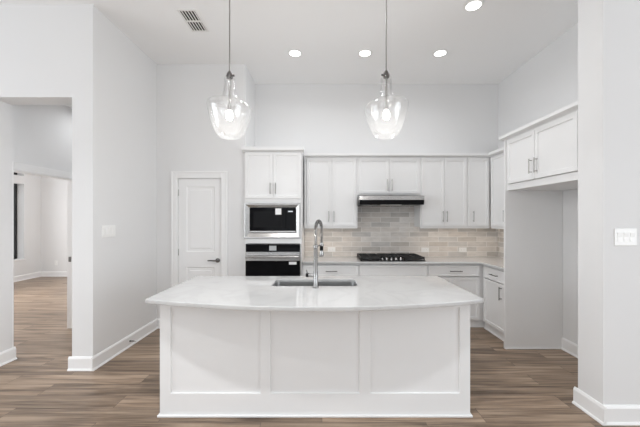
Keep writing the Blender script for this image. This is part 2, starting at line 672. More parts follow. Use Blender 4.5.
base_run(mb, (2.078, 2.533), (2.078, 2.307), (-1, 0), E, E)
base_run(mb, (2.078, 2.307), (5.2, 2.307), (0, -1))
base_run(mb, (2.078, 2.533), (XR, 2.533), (0, 1))
struct('baseboard_right_front', mb, M['trim'])
struct('baseboard_right', base_run(MB(), (XR, 3.626), (XR, 2.533 + E), (-1, 0)), M['trim'])
mb = MB()
base_run(mb, (-7.42, 8.24), (BX, 8.24), (0, -1))
base_run(mb, (-7.42, WT), (-7.42, 8.24 - E), (1, 0))
struct('baseboard_bedroom', mb, M['trim'])

# bedroom doorway: jamb and casing
mb = MB()
mb.box(BX - 0.002, HX + 0.002, 4.315, 4.330, 0, 2.06).box(BX - 0.002, HX + 0.002, 3.428, 3.443, 0, 2.06).box(BX - 0.002, HX + 0.002, 3.443, 4.315, 2.045, 2.062)
mb.box(HX, HX + 0.018, 4.322, 4.41, 0, 2.14, 0.003).box(HX, HX + 0.018, 3.35, 3.436, 0, 2.14, 0.003).box(HX, HX + 0.018, 3.436, 4.322, 2.053, 2.14, 0.003)
o = struct('trim_2', mb, M['trim'])
MB().box(BX + 0.02, BX + 0.055, 4.311, 4.315, 0.92, 0.99).build('strike_plate', M['darkmetal'], o)

# pantry door
def pantry_door():
    x0, x1, z1 = -2.0, -1.40, 2.07
    y = YP + 0.025
    mb = MB()
    xs = [x0, x0 + 0.108, x1 - 0.100, x1]
    zs = [0.012, 0.19, 0.84, 1.055, 1.965, z1]
    mb.grid_panels(xs, zs, y, 0.035, {(1, 1), (1, 3)}, depth=0.010, slope=0.016)
    for (za, zb) in ((0.19, 0.84), (1.055, 1.965)):         # raised fields inside the sunk panels
        a, b = xs[1] + 0.045, xs[2] - 0.045
        f = bmesh.new()
        bmesh.ops.create_cube(f, size=1)
        for v in f.verts:
            v.co = Vector(((a + b) / 2 + v.co.x * (b - a), y + 0.008 + v.co.y * 0.012, (za + zb) / 2 + v.co.z * (zb - za - 0.09)))
        bmesh.ops.bevel(f, geom=f.edges[:], offset=0.005, segments=1, affect='EDGES')
        mb.join(f)
    d = struct('door_1', mb, M['door'])
    # casing and jambs
    c = MB()
    cw = 0.082
    c.box(DX0 - cw + 0.012, DX0 + 0.006, YP - 0.018, YP, 0, DZ + cw - 0.006, 0.004)
    c.box(DX1 - 0.006, DX1 + cw - 0.012, YP - 0.018, YP, 0, DZ + cw - 0.006, 0.004)
    c.box(DX0 + 0.006, DX1 - 0.006, YP - 0.018, YP, DZ - 0.006, DZ + cw - 0.006, 0.004)
    c.box(DX0 - cw + 0.005, DX0 - cw + 0.03, YP - 0.026, YP, 0, DZ + cw + 0.006, 0.004)
    c.box(DX1 + cw - 0.03, DX1 + cw - 0.005, YP - 0.026, YP, 0, DZ + cw + 0.006, 0.004)
    c.box(DX0 - cw + 0.0301, DX1 + cw - 0.0301, YP - 0.026, YP, DZ + cw - 0.02, DZ + cw + 0.006, 0.004)
    c.box(DX0, DX0 + 0.009, YP, YP + 0.12, 0, DZ).box(DX1 - 0.009, DX1, YP, YP + 0.12, 0, DZ).box(DX0, DX1, YP, YP + 0.12, DZ - 0.011, DZ)
    c.build('door_casing', M['trim'], d)
    h = MB()
    hx, hz = x1 - 0.055, 0.935
    h.lathe([(0, 0), (0.031, 0), (0.031, 0.006), (0.027, 0.011), (0.011, 0.013), (0.011, 0.045), (0, 0.045)], 24, (hx, y, hz), 'Y')
    h.tube([(hx + 0.008, y - 0.045, hz), (hx - 0.03, y - 0.047, hz), (hx - 0.08, y - 0.047, hz + 0.002), (hx - 0.125, y - 0.043, hz)], [0.011, 0.011, 0.009, 0.008], 12)
    h.build('door_handle', M['darkmetal'], d)
    for z in (0.22, 1.05, 1.88):
        MB().tube([(x0 - 0.004, y - 0.004, z - 0.045), (x0 - 0.004, y - 0.004, z + 0.045)], 0.007, 10).build('hinge', M['nickel'], d)
pantry_door()

# ------------------------------------------------------------------ cabinet helpers
def handle(parent, kind, x, z, length=0.16, m=None, y=0.0):
    mb = MB()
    r = 0.0055
    off = 0.032
    h = length / 2
    if kind == 'v':
        mb.tube([(x, y - off, z - h), (x, y - off, z + h)], r, 10)
        for s in (-1, 1):
            mb.tube([(x, y, z + s * (h - 0.016)), (x, y - off, z + s * (h - 0.016))], 0.0048, 8)
    else:
        mb.tube([(x - h, y - off, z), (x + h, y - off, z)], r, 10)
        for s in (-1, 1):
            mb.tube([(x + s * (h - 0.016), y, z), (x + s * (h - 0.016), y - off, z)], 0.0048, 8)
    return mb.build('handle', m or M['nickel'], parent)

def cabinet_box(root, x0, x1, y0, y1, z0, z1, t=0.018, frame=0.03):
    """an open-fronted case with a face frame on its front"""
    mb = MB()
    mb.box(x0, x0 + t, y0, y1, z0, z1).box(x1 - t, x1, y0, y1, z0, z1)
    mb.box(x0 + t, x1 - t, y0, y1, z0, z0 + t).box(x0 + t, x1 - t, y0, y1, z1 - t, z1)
    mb.box(x0 + t, x1 - t, y1 - 0.008, y1, z0 + t, z1 - t)
    mb.box(x0 + t, x1 - t, y0, y0 + 0.018, z0 + t, z0 + frame).box(x0 + t, x1 - t, y0, y0 + 0.018, z1 - frame, z1 - t)
    mb.box(x0 + t, x0 + frame, y0, y0 + 0.018, z0 + frame, z1 - frame).box(x1 - frame, x1 - t, y0, y0 + 0.018, z0 + frame, z1 - frame)
    return mb.build('cabinet_case', M['cab'], root)

def doors(root, specs, hm=None):
    for (x0, x1, z0, z1, hk, hx, hz, hl) in specs:
        d = MB().shaker(x0, x1, z0, z1).build('door', M['cab'], root)
        if hk:
            handle(d, hk, hx, hz, hl, hm)

def drawer(root, x0, x1, z0, z1, hx, hl=0.16, slab=True, hm=None):
    mb = MB()
    if slab:
        mb.shaker(x0, x1, z0, z1, rail=0.036, depth=0.006)
    d = mb.build('drawer', M['cab'], root)
    if hl:
        handle(d, 'h', hx, (z0 + z1) / 2, hl, hm)

def crown(root, x0, x1, z0, z1, yb, ret_l=None, ret_r=None, proj=0.04):
    """a crown strip along the cabinet top, front at y=-proj"""
    h = z1 - z0
    prof = [(yb, z0), (0.012, z0), (0.004, z0 + 0.10 * h), (-proj * 0.75, z0 + 0.26 * h), (-proj, z0 + 0.32 * h), (-proj, z1), (yb, z1)]
    MB().prism(prof, 'X', x0, x1).build('crown', M['cab'], root)

# ------------------------------------------------------------------ back wall cabinets
FY = 4.63                   # face of the wall cabinet doors
UZ0, UZ1 = 1.392, 2.43
GW = 'white wall cabinets over the tile'
def wall_cabinet(label, x0, x1, dspecs, z0=UZ0, root_kw=None, crown_x=None):
    r = thing('wall_cabinet', label, 'cabinet', (x0, FY, z0), 0, GW)
    W = x1 - x0
    zz = lambda z: z - z0
    cabinet_box(r, 0, W, 0.021, YB - FY - 0.003, 0, zz(UZ1))
    doors(r, [(a - x0, b - x0, zz(c), zz(d), hk, hx - x0, zz(hz), hl) for (a, b, c, d, hk, hx, hz, hl) in dspecs])
    c0, c1 = crown_x or (0, W)
    crown(r, c0, c1, zz(UZ1), zz(2.485), YB - FY - 0.003)
    return r
hz = 1.55
wall_cabinet('tall white two-door wall cabinet between the oven tower and the hood cabinet', -0.262, 0.530,
             [(-0.228, 0.146, 1.409, 2.417, 'v', 0.100, hz, 0.16), (0.149, 0.510, 1.409, 2.417, 'v', 0.176, hz, 0.16)])
wall_cabinet('short white two-door wall cabinet directly above the range hood', 0.530, 1.464,
             [(0.549, 0.997, 1.891, 2.417, 'v', 0.968, 2.015, 0.17), (1.000, 1.449, 1.891, 2.417, 'v', 1.034, 2.015, 0.17)], z0=1.866)
wall_cabinet('tall white two-door wall cabinet just right of the range hood', 1.464, 2.161,
             [(1.479, 1.816, 1.409, 2.417, 'v', 1.790, hz, 0.16), (1.819, 2.147, 1.409, 2.417, 'v', 1.850, hz, 0.16)])
wall_cabinet('narrow white one-door wall cabinet next to the tiled corner', 2.161, 2.50,
             [(2.175, 2.480, 1.409, 2.417, 'v', 2.240, hz, 0.16)], crown_x=(0, 0.335))
# the run on the right wall: its face looks towards -x
UX = 2.485
r = thing('wall_cabinet', 'white wall cabinet on the side wall, partly hidden by the refrigerator cabinet', 'cabinet', (UX, 4.626, UZ0), R(-90), GW)
Wd = 4.626 - 3.662
cabinet_box(r, 0, Wd, 0.021, XR - UX - 0.003, 0, UZ1 - UZ0)
doors(r, [(0.03, 0.44, 0.017, 1.025, 'v', 0.400, hz - UZ0, 0.16), (0.444, Wd - 0.01, 0.017, 1.025, 'v', 0.484, hz - UZ0, 0.16)])
crown(r, -0.035, Wd, UZ1 - UZ0, 2.485 - UZ0, XR - UX - 0.003)

# warm light strips on the cabinet undersides
def strip(root, x0, x1, y, power):
    MB().box(x0 - 0.058, x1 + 0.058, 0.0215, 0.038, -0.020, -0.0005, 0.001).build('light_rail', M['cab'], root)
    MB().box(x0, x1, y - 0.012, y + 0.012, -0.009, -0.0005, 0.002).build('light_strip', M['plastic'], root)
    d = bpy.data.lights.new('strip_lamp', 'AREA')
    d.shape = 'RECTANGLE'
    d.size = x1 - x0
    d.size_y = 0.02
    d.energy = power
    d.color = (1, 0.84, 0.68)
    o = bpy.data.objects.new('strip_lamp', d)
    C.objects.link(o)
    o.parent = root
    o.location = ((x0 + x1) / 2, y, -0.012)
for rt in [o for o in C.objects if o.get('category') == 'cabinet']:
    if rt.location.z < 1.5:
        wd = max(v.co.x for v in rt.children[0].data.vertices)
        strip(rt, 0.06, wd - 0.06, 0.055, 1.1 * (wd - 0.12))

# ------------------------------------------------------------------ oven tower
TY = 4.272
r = thing('oven_tower_cabinet', 'tall white cabinet tower holding the microwave and the wall oven', 'cabinet', (-1.061, TY, 0))
TW = 0.781
D = YB - TY - 0.003
mb = MB()
mb.box(0, 0.02, 0.021, D, 0, UZ1).box(TW - 0.02, TW, 0.021, D, 0, UZ1)
mb.box(0.02, TW - 0.02, D - 0.01, D, 0.1, UZ1)
for za, zb in ((0.0, 0.10), (0.395, 0.432), (1.178, 1.246), (1.733, 1.80), (2.41, UZ1)):
    mb.box(0.02, TW - 0.02, 0.021, D - 0.01, za, zb)
mb.box(0.0, TW, 0.0225, 0.0235, 2.40, 2.43)
mb.build('cabinet_case', M['cab'], r)
doors(r, [(0.006, TW / 2 - 0.0015, 1.792, 2.422, 'v', TW / 2 - 0.036, 1.93, 0.15), (TW / 2 + 0.0015, TW - 0.006, 1.792, 2.422, 'v', TW / 2 + 0.036, 1.93, 0.15)])
drawer(r, 0.006, TW - 0.006, 0.11, 0.405, TW / 2, 0.16)
crown(r, -0.0, TW + 0.0, UZ1, 2.495, D)
mbc = MB()
mbc.prism([(0.055, 2.43), (0.012, 2.43), (0.004, 2.4365), (-0.030, 2.447), (-0.04, 2.451), (-0.04, 2.495), (0.055, 2.495)], 'X', -0.032, -0.0005)
mbc.prism([(0.055, 2.43), (0.012, 2.43), (0.004, 2.4365), (-0.030, 2.447), (-0.04, 2.451), (-0.04, 2.495), (0.055, 2.495)], 'X', TW + 0.0005, TW + 0.032)
mbc.build('crown', M['cab'], r)

# microwave with its trim kit
def microwave():
    x0, x1, z0, z1 = -1.066, -0.302, 1.250, 1.727
    y = TY - 0.002
    r = thing('microwave_oven', 'built-in microwave with black glass front in a steel trim frame', 'microwave', (x0, y, z0))
    W, Hh = x1 - x0, z1 - z0
    a0, a1, b0, b1 = 0.072, W - 0.058, 0.072, Hh - 0.060   # opening
    f = MB()
    bo = bmesh.new()
    def ring(i, yy, s):
        return [bo.verts.new(p) for p in ((s[0], yy, s[2]), (s[1], yy, s[2]), (s[1], yy, s[3]), (s[0], yy, s[3]))]
    R0 = ring(0, 0.022, (0, W, 0, Hh))
    R1 = ring(1, 0.0, (0, W, 0, Hh))
    R2 = ring(2, 0.0, (0.016, W - 0.016, 0.016, Hh - 0.016))
    R3 = ring(3, 0.016, (a0, a1, b0, b1))
    R4 = ring(4, 0.022, (a0, a1, b0, b1))
    for A, B in ((R0, R1), (R1, R2), (R2, R3), (R3, R4), (R4, R0)):
        for k in range(4):
            bo.faces.new((A[k], A[(k + 1) % 4], B[(k + 1) % 4], B[k]))
    f.join(bo)
    f.build('trim_frame', M['steel'], r)
    MB().box(a0 + 0.004, a1 - 0.004, 0.026, 0.40, b0 + 0.004, b1 - 0.004).build('oven_body', M['black'], r)
    xs = a0 + (a1 - a0) * 0.79
    dr = MB().box(a0 + 0.004, xs - 0.002, 0.002, 0.026, b0 + 0.030, b1 - 0.004, 0.002).build('door', M['blackglass'], r)
    MB().box(a0 + 0.055, xs - 0.05, 0.0008, 0.0018, b0 + 0.075, b1 - 0.05).build('door_window', M['black'], dr)
    MB().box(a0 + 0.004, a1 - 0.004, -0.006, 0.026, b0 + 0.004, b0 + 0.028, 0.003).build('handle_strip', M['steel'], r)
    cp = MB().box(xs + 0.001, a1 - 0.004, 0.002, 0.026, b0 + 0.030, b1 - 0.004, 0.002).build('control_panel', M['blackglass'], r)
    MB().box(xs + 0.030, a1 - 0.04, 0.0005, 0.0018, b1 - 0.058, b1 - 0.044).build('display', M['screen'], cp)
    st = MB().box(a0 + 0.355, a0 + 0.437, 0.0003, 0.0018, b1 - 0.094, b1 - 0.010).build('sticker', M['sticker'], dr)
    st['label'] = 'white square sticker on the microwave glass'
microwave()

def wall_oven():
    x0, x1, z0, z1 = -1.040, -0.302, 0.437, 1.174
    y = TY - 0.004
    r = thing('wall_oven', 'black glass wall oven with a steel bar handle below the microwave', 'oven', (x0, y, z0))
    W, Hh = x1 - x0, z1 - z0
    MB().box(0.0, W, 0.012, 0.55, 0.006, Hh - 0.002).build('oven_body', M['black'], r)
    MB().box(-0.01, W + 0.01, 0.006, 0.0119, 0, Hh, 0.001).build('trim_frame', M['steel'], r)
    cp = MB().box(0.0, W, -0.012, 0.006, Hh - 0.112, Hh - 0.004, 0.002).build('control_panel', M['blackglass'], r)
    MB().box(W * 0.435, W * 0.565, -0.0132, -0.0122, Hh - 0.092, Hh - 0.028).build('display', M['label_grey'], cp)
    dr = MB().box(0, W, -0.022, 0.006, 0.01, Hh - 0.128, 0.003).build('door', M['blackglass'], r)
    MB().box(0, W, -0.027, -0.0222, Hh - 0.232, Hh - 0.128, 0.002).build('door_top_rail', M['steel'], dr)
    hb = MB()
    hb.tube([(0.01, -0.068, Hh - 0.175), (W - 0.01, -0.068, Hh - 0.175)], 0.0155, 16)
    for s in (0.05, W - 0.05):
        hb.tube([(s, -0.027, Hh - 0.175), (s, -0.068, Hh - 0.175)], 0.011, 10)
    hb.build('handle', M['steel'], dr)
    MB().box(W * 0.80, W * 0.94, -0.0236, -0.0222, Hh - 0.282, Hh - 0.245).build('sticker', M['sticker'], dr)
wall_oven()

# ------------------------------------------------------------------ base cabinets
BYF = 4.320
BT = 0.888                    # underside of the worktops
GB = 'white base cabinets under the long worktop'
def base_cabinet(label, x0, x1, drawers=(), dspecs=()):
    r = thing('base_cabinet', label, 'cabinet', (x0, BYF, 0), 0, GB)
    W = x1 - x0
    cabinet_box(r, 0, W, 0.021, YB - BYF - 0.015, 0.10, BT)
    MB().box(0, W, 0.045, 0.063, 0, 0.0995).box(0, W, 0.030, 0.045, 0, 0.016, 0.003).build('toe_kick', M['cab'], r)
    for (a, b, c, d, hx, hl) in drawers:
        drawer(r, a - x0, b - x0, c, d, hx - x0, hl, hm=M['darkmetal'])  # darker metal: the floor's dark reflection put into the nickel pulls' colour
    doors(r, [(a - x0, b - x0, c, d, hk, hx - x0, hzz, hl) for (a, b, c, d, hk, hx, hzz, hl) in dspecs], M['darkmetal'])
    if x1 > 2.25:
        MB().box(2.188 - x0, 2.269 - x0, 0.0215, 0.040, 0.131, BT - 0.031).build('filler', M['cab'], r)
    return r
base_cabinet('white base cabinet between the oven tower and the cooktop', -0.276, 0.512,
             [(-0.262, 0.505, 0.715, 0.868, 0.13, 0.16)],
             [(-0.262, 0.120, 0.112, 0.705, 'v', 0.08, 0.60, 0.16), (0.123, 0.505, 0.112, 0.705, 'v', 0.163, 0.60, 0.16)])
base_cabinet('white base cabinet below the gas cooktop', 0.512, 1.468,
             [(0.519, 1.461, 0.715, 0.868, 0.99, 0)],
             [(0.519, 0.988, 0.112, 0.705, 'v', 0.95, 0.60, 0.16), (0.991, 1.461, 0.112, 0.705, 'v', 1.03, 0.60, 0.16)])
base_cabinet('white base cabinet with a wide drawer, right of the cooktop by the inside corner', 1.468, 2.300,
             [(1.476, 2.185, 0.715, 0.868, 1.848, 0.17)],
             [(1.476, 1.829, 0.112, 0.705, 'v', 1.79, 0.50, 0.16), (1.832, 2.185, 0.112, 0.705, 'v', 1.87, 0.50, 0.16)])
BXF = 2.212
r = thing('base_cabinet', 'white base cabinet on the side wall beside the refrigerator panel', 'cabinet', (BXF, 4.318, 0), R(-90), GB)
Wb = 4.318 - 3.660
cabinet_box(r, 0, Wb, 0.021, XR - BXF - 0.015, 0.10, BT, frame=0.05)
MB().box(0, Wb, 0.040, 0.058, 0, 0.0995).box(0, Wb, 0.025, 0.040, 0, 0.016, 0.003).build('toe_kick', M['cab'], r)
drawer(r, 0.040, Wb - 0.01, 0.715, 0.868, 0.325, 0.16, hm=M['darkmetal'])  # nickel pulls here coloured dark too, for the floor they reflect
doors(r, [(0.040, Wb - 0.01, 0.112, 0.705, 'v', 0.475, 0.59, 0.16)], M['darkmetal'])

# worktop along the back and the right wall
def flat_curve(name, loops, z0, z1, bev, m):
    cu = bpy.data.curves.new(name, 'CURVE')
    cu.dimensions = '2D'
    cu.fill_mode = 'BOTH'
    cu.extrude = (z1 - z0) / 2 - bev
    cu.bevel_depth = bev
    cu.bevel_resolution = 2
    cu.offset = -bev
    for lp in loops:
        s = cu.splines.new('POLY')
        s.points.add(len(lp) - 1)
        for p, q in zip(s.points, lp):
            p.co = (q[0], q[1], 0, 1)
        s.use_cyclic_u = True
    tmp = bpy.data.objects.new('tmp', cu)
    C.objects.link(tmp)
    bpy.context.view_layer.update()
    me = bpy.data.meshes.new_from_object(tmp.evaluated_get(bpy.context.evaluated_depsgraph_get()))
    bpy.data.objects.remove(tmp)
    me.name = name
    me.materials.clear()
    me.materials.append(m)
    o = bpy.data.objects.new(name, me)
    C.objects.link(o)
    o.location = (0, 0, (z0 + z1) / 2)
    return o
CT = 0.92
o = flat_curve('countertop', [[(-0.276, 4.292), (2.185, 4.292), (2.185, 3.660), (XR - 0.014, 3.660), (XR - 0.014, YB - 0.014), (-0.276, YB - 0.014)]], BT + 0.001, CT, 0.003, M['quartz'])
tag(o, 'white stone worktop running under the tile and around the corner', 'countertop')

# tile backsplash
o = MB().box(-0.276, XR - 0.012, YB - 0.012, YB - 0.0005, CT - 0.03, 1.391).box(0.531, 1.463, YB - 0.012, YB - 0.0005, 1.391, 1.865).build('tile_backsplash', M['tile_x'])
tag(o, 'glossy beige and grey brick tiles covering the wall behind the cooktop', 'backsplash')
o = MB().box(XR - 0.012, XR - 0.0005, 3.660, YB - 0.0125, CT - 0.03, 1.391).build('tile_backsplash', M['tile_y'])
tag(o, 'narrow strip of beige tile turning the corner toward the refrigerator panel', 'backsplash')

# range hood
def hood():
    x0, x1 = 0.527, 1.442
    yb, yf = YB - 0.013, 4.390
    z0, z1 = 1.716, 1.840
    r = thing('range_hood', 'slim steel under-cabinet range hood with a dark lower edge', 'range hood', (x0, yf, z0))
    W, Dp, Hh = x1 - x0, yb - yf, z1 - z0
    MB().prism([(0, 0.066), (0.004, Hh - 0.004), (0.012, Hh), (Dp, Hh), (Dp, 0.066)], 'X', 0, W).build('canopy', M['steel'], r)
    MB().prism([(0.0, 0.0655), (0.012, 0.0), (Dp, 0.0), (Dp, 0.0655)], 'X', 0.004, W - 0.002).build('lower_edge', M['black'], r)
    MB().box(W * 0.34, W * 0.66, 0.032, 0.10, -0.006, 0.0, 0.002).build('light_strip', M['plastic'], r)
    for k in range(2):
        MB().box(0.06 + k * W * 0.46, 0.02 + (k + 1) * W * 0.46, 0.13, Dp - 0.06, -0.005, 0.0, 0.001).build('filter', M['steel'], r)
hood()
# the cabinet bottom reaches the hood
# gas cooktop
def cooktop():
    x0, x1, y0, y1 = 0.537, 1.452, 4.365, 4.885
    r = thing('gas_cooktop', 'black gas cooktop with cast iron grates and silver knobs', 'cooktop', (x0, y0, CT))
    W, Dp = x1 - x0, y1 - y0
    MB().box(0, W, 0, Dp, 0, 0.010, 0.003).build('top_plate', M['black'], r)
    burners = [(0.16, 0.14), (0.16, 0.38), (W / 2, 0.30), (W - 0.16, 0.14), (W - 0.16, 0.38)]
    for (bx, by) in burners:
        b = MB().lathe([(0, 0.010), (0.052, 0.010), (0.052, 0.018), (0.042, 0.022), (0, 0.022)], 24, (bx, by, 0)).build('burner', M['darkmetal'], r)
        MB().lathe([(0, 0.022), (0.036, 0.022), (0.036, 0.029), (0.030, 0.032), (0, 0.032)], 24, (bx, by, 0)).build('burner_cap', M['iron'], b)
    gw = W / 3
    for k in range(3):
        g = MB()
        a, b = k * gw + 0.008, (k + 1) * gw - 0.008
        ya = 0.02 if k != 1 else 0.105
        yb = Dp - 0.02
        zt, zb = 0.058, 0.040
        t = 0.014
        g.box(a, b, ya, ya + t, zb - 0.012, zt, 0.003).box(a, b, yb - t, yb, zb - 0.012, zt, 0.003)
        g.box(a, a + t, ya, yb, zb - 0.012, zt, 0.003).box(b - t, b, ya, yb, zb - 0.012, zt, 0.003)
        m_ = (a + b) / 2
        g.box(m_ - t / 2, m_ + t / 2, ya, yb, zb, zt, 0.003)
        for yy in ((ya + yb) / 2, ya + (yb - ya) * 0.25, ya + (yb - ya) * 0.75):
            g.box(a, b, yy - t / 2, yy + t / 2, zb, zt, 0.003)
        for (fx, fy) in ((a + 0.007, ya + 0.007), (b - 0.007, ya + 0.007), (a + 0.007, yb - 0.007), (b - 0.007, yb - 0.007)):
            g.box(fx - 0.007, fx + 0.007, fy - 0.007, fy + 0.007, 0.010, zb)
        g.build('grate', M['iron'], r)
    for k in range(5):
        n = MB()
        kx = W / 2 + (k - 2) * 0.066 - 0.01
        n.lathe([(0, 0.010), (0.021, 0.010), (0.021, 0.015), (0.017, 0.018), (0.015, 0.040), (0.012, 0.043), (0, 0.043)], 20, (kx, 0.052, 0))
        n.box(kx - 0.003, kx + 0.003, 0.036, 0.068, 0.040, 0.047, 0.001)
        n.build('knob', M['steel'], r)
cooktop()

# ------------------------------------------------------------------ refrigerator alcove
PX, PY = 2.127, 3.626
r = thing('refrigerator_surround', 'tall white end panel standing at the back of the empty refrigerator alcove', 'panel', (PX, PY, 0))
MB().box(0.0, XR - PX - 0.002, 0, 0.028, 0, 2.428, 0.0015).build('board', M['cab'], r)
MB().box(-0.002, XR - PX - 0.032, -0.012, -0.0003, 0, 0.016, 0.003).build('shoe_molding', M['cab'], r)
r = thing('refrigerator_cabinet', 'white two-door cabinet bridging the empty refrigerator alcove', 'cabinet', (PX, PY - 0.002, 1.84), R(-90))
Wf = PY - 0.002 - 2.536
cabinet_box(r, 0, Wf, 0.021, XR - PX - 0.003, 0, 0.588, frame=0.07)
doors(r, [(0.036, 0.496, 0.073, 0.565, 'v', 0.462, 0.205, 0.15), (0.501, 1.022, 0.073, 0.565, 'v', 0.540, 0.205, 0.15)])
prof = [(0.66, 0.588), (0.008, 0.588), (0.002, 0.592), (-0.030, 0.600), (-0.04, 0.604), (-0.04, 0.636), (0.66, 0.636)]
MB().prism(prof, 'X', -0.055, Wf).build('crown', M['cab'], r)

# ------------------------------------------------------------------ island
def island():
    x0, x1, y0 = -1.237, 1.130, 2.380
    y1 = 3.19
    r = thing('kitchen_island', 'white kitchen island base with three sunk front panels', 'kitchen island', (x0, y0, 0))
    X = lambda v: v - x0
    W = x1 - x0
    xs = [0, X(-1.156), X(-0.469), X(-0.397), X(0.290), X(0.369), X(1.053), W]
    MB().grid_panels(xs, [0.0, 0.177, 0.835, BT], 0, 0.02, {(1, 1), (3, 1), (5, 1)}, depth=0.012, slope=0.004).build('front_panel', M['cab'], r)
    MB().box(-0.016, W + 0.016, -0.014, -0.0005, 0, 0.018, 0.004).box(-0.016, -0.0005, 0, y1 - y0 - 0.08, 0, 0.018, 0.004).box(W + 0.0005, W + 0.016, 0, y1 - y0 - 0.08, 0, 0.018, 0.004).build('shoe_molding', M['cab'], r)
    c = MB()
    Dp = y1 - y0
    c.box(0, 0.02, 0.0205, Dp, 0.0, BT).box(W - 0.02, W, 0.0205, Dp, 0.0, BT)
    c.box(0.02, W - 0.02, Dp - 0.04, Dp - 0.02, 0.1, BT).box(0.02, W - 0.02, 0.0205, Dp - 0.04, 0.1, 0.118).box(0.02, W - 0.02, Dp - 0.08, Dp - 0.062, 0, 0.1)
    c.build('cabinet_case', M['cab'], r)
    n = 5
    for k in range(n):
        a, b = 0.02 + k * (W - 0.04) / n + 0.002, 0.02 + (k + 1) * (W - 0.04) / n - 0.002
        d = MB().shaker(-b, -a, 0.112, BT - 0.01).build('door', M['cab'], r, (0, Dp, 0), math.pi)
        handle(d, 'v', (-b + 0.04) if k % 2 else (-a - 0.04), 0.76, 0.16)
island()

# island worktop with a bowed front and a sink cut-out
SKX0, SKX1, SKY0, SKY1 = -0.445, 0.318, 2.745, 3.075
def rrect(x0, x1, y0, y1, r, n=6):
    pts = []
    for (cx, cy, a0) in ((x1 - r, y0 + r, -90), (x1 - r, y1 - r, 0), (x0 + r, y1 - r, 90), (x0 + r, y0 + r, 180)):
        for k in range(n + 1):
            a = R(a0 + 90 * k / n)
            pts.append((cx + r * math.cos(a), cy + r * math.sin(a)))
    return pts
IX0, IX1, IYE, IYC, IYB = -1.300, 1.192, 2.296, 2.085, 3.230
half = (IX1 - IX0) / 2
sag = IYE - IYC
rad = (half * half + sag * sag) / (2 * sag)
cx_, cy_ = (IX0 + IX1) / 2, IYC + rad
aa = math.asin(half / rad)
outer = [(cx_ + rad * math.sin(-aa + 2 * aa * k / 64), cy_ - rad * math.cos(-aa + 2 * aa * k / 64)) for k in range(65)] + [(IX1, IYB), (IX0, IYB)]
o = flat_curve('island_countertop', [outer, rrect(SKX0, SKX1, SKY0, SKY1, 0.045)], BT + 0.001, CT, 0.004, M['quartz'])
tag(o, 'polished white stone island top with a bowed front edge', 'countertop')

# sink
def sink():
    r = thing('kitchen_sink', 'steel undermount sink set into the island top behind the faucet', 'sink', ((SKX0 + SKX1) / 2, (SKY0 + SKY1) / 2, 0.66))
    cx, cy = r.location.x, r.location.y
    bo = bmesh.new()
    def loop(grow, z, rr):
        return [bo.verts.new((p[0] - cx, p[1] - cy, z - 0.66)) for p in rrect(SKX0 - grow, SKX1 + grow, SKY0 - grow, SKY1 + grow, rr)]
    top = BT - 0.0005
    Ls = [loop(0.03, top, 0.06), loop(0.006, top, 0.05), loop(0.004, top - 0.02, 0.05), loop(-0.004, 0.70, 0.05), loop(-0.03, 0.678, 0.04), loop(-0.12, 0.672, 0.03)]
    out = [loop(-0.03, 0.668, 0.04), loop(0.004, 0.69, 0.05), loop(0.012, top - 0.02, 0.05), loop(0.03, top - 0.003, 0.06)]
    seq = Ls
    for A, B in zip(seq, seq[1:]):
        n = len(A)
        for k in range(n):
            bo.faces.new((A[k], A[(k + 1) % n], B[(k + 1) % n], B[k]))
    bo.faces.new(Ls[-1])
    for A, B in zip(out, out[1:]):
        n = len(A)
        for k in range(n):
            bo.faces.new((A[k], A[(k + 1) % n], B[(k + 1) % n], B[k]))
    bo.faces.new(out[0])
    n = len(out[-1])
    for k in range(n):
        bo.faces.new((out[-1][k], out[-1][(k + 1) % n], Ls[0][(k + 1) % n], Ls[0][k]))
    mb = MB()
    mb.join(bo)
    mb.smooth = True
    mb.build('basin', M['sinksteel'], r)
    MB().lathe([(0, 0.014), (0.03, 0.014), (0.045, 0.017), (0.045, 0.0125), (0, 0.0125)], 24).build('drain', M['nickel'], r)
sink()

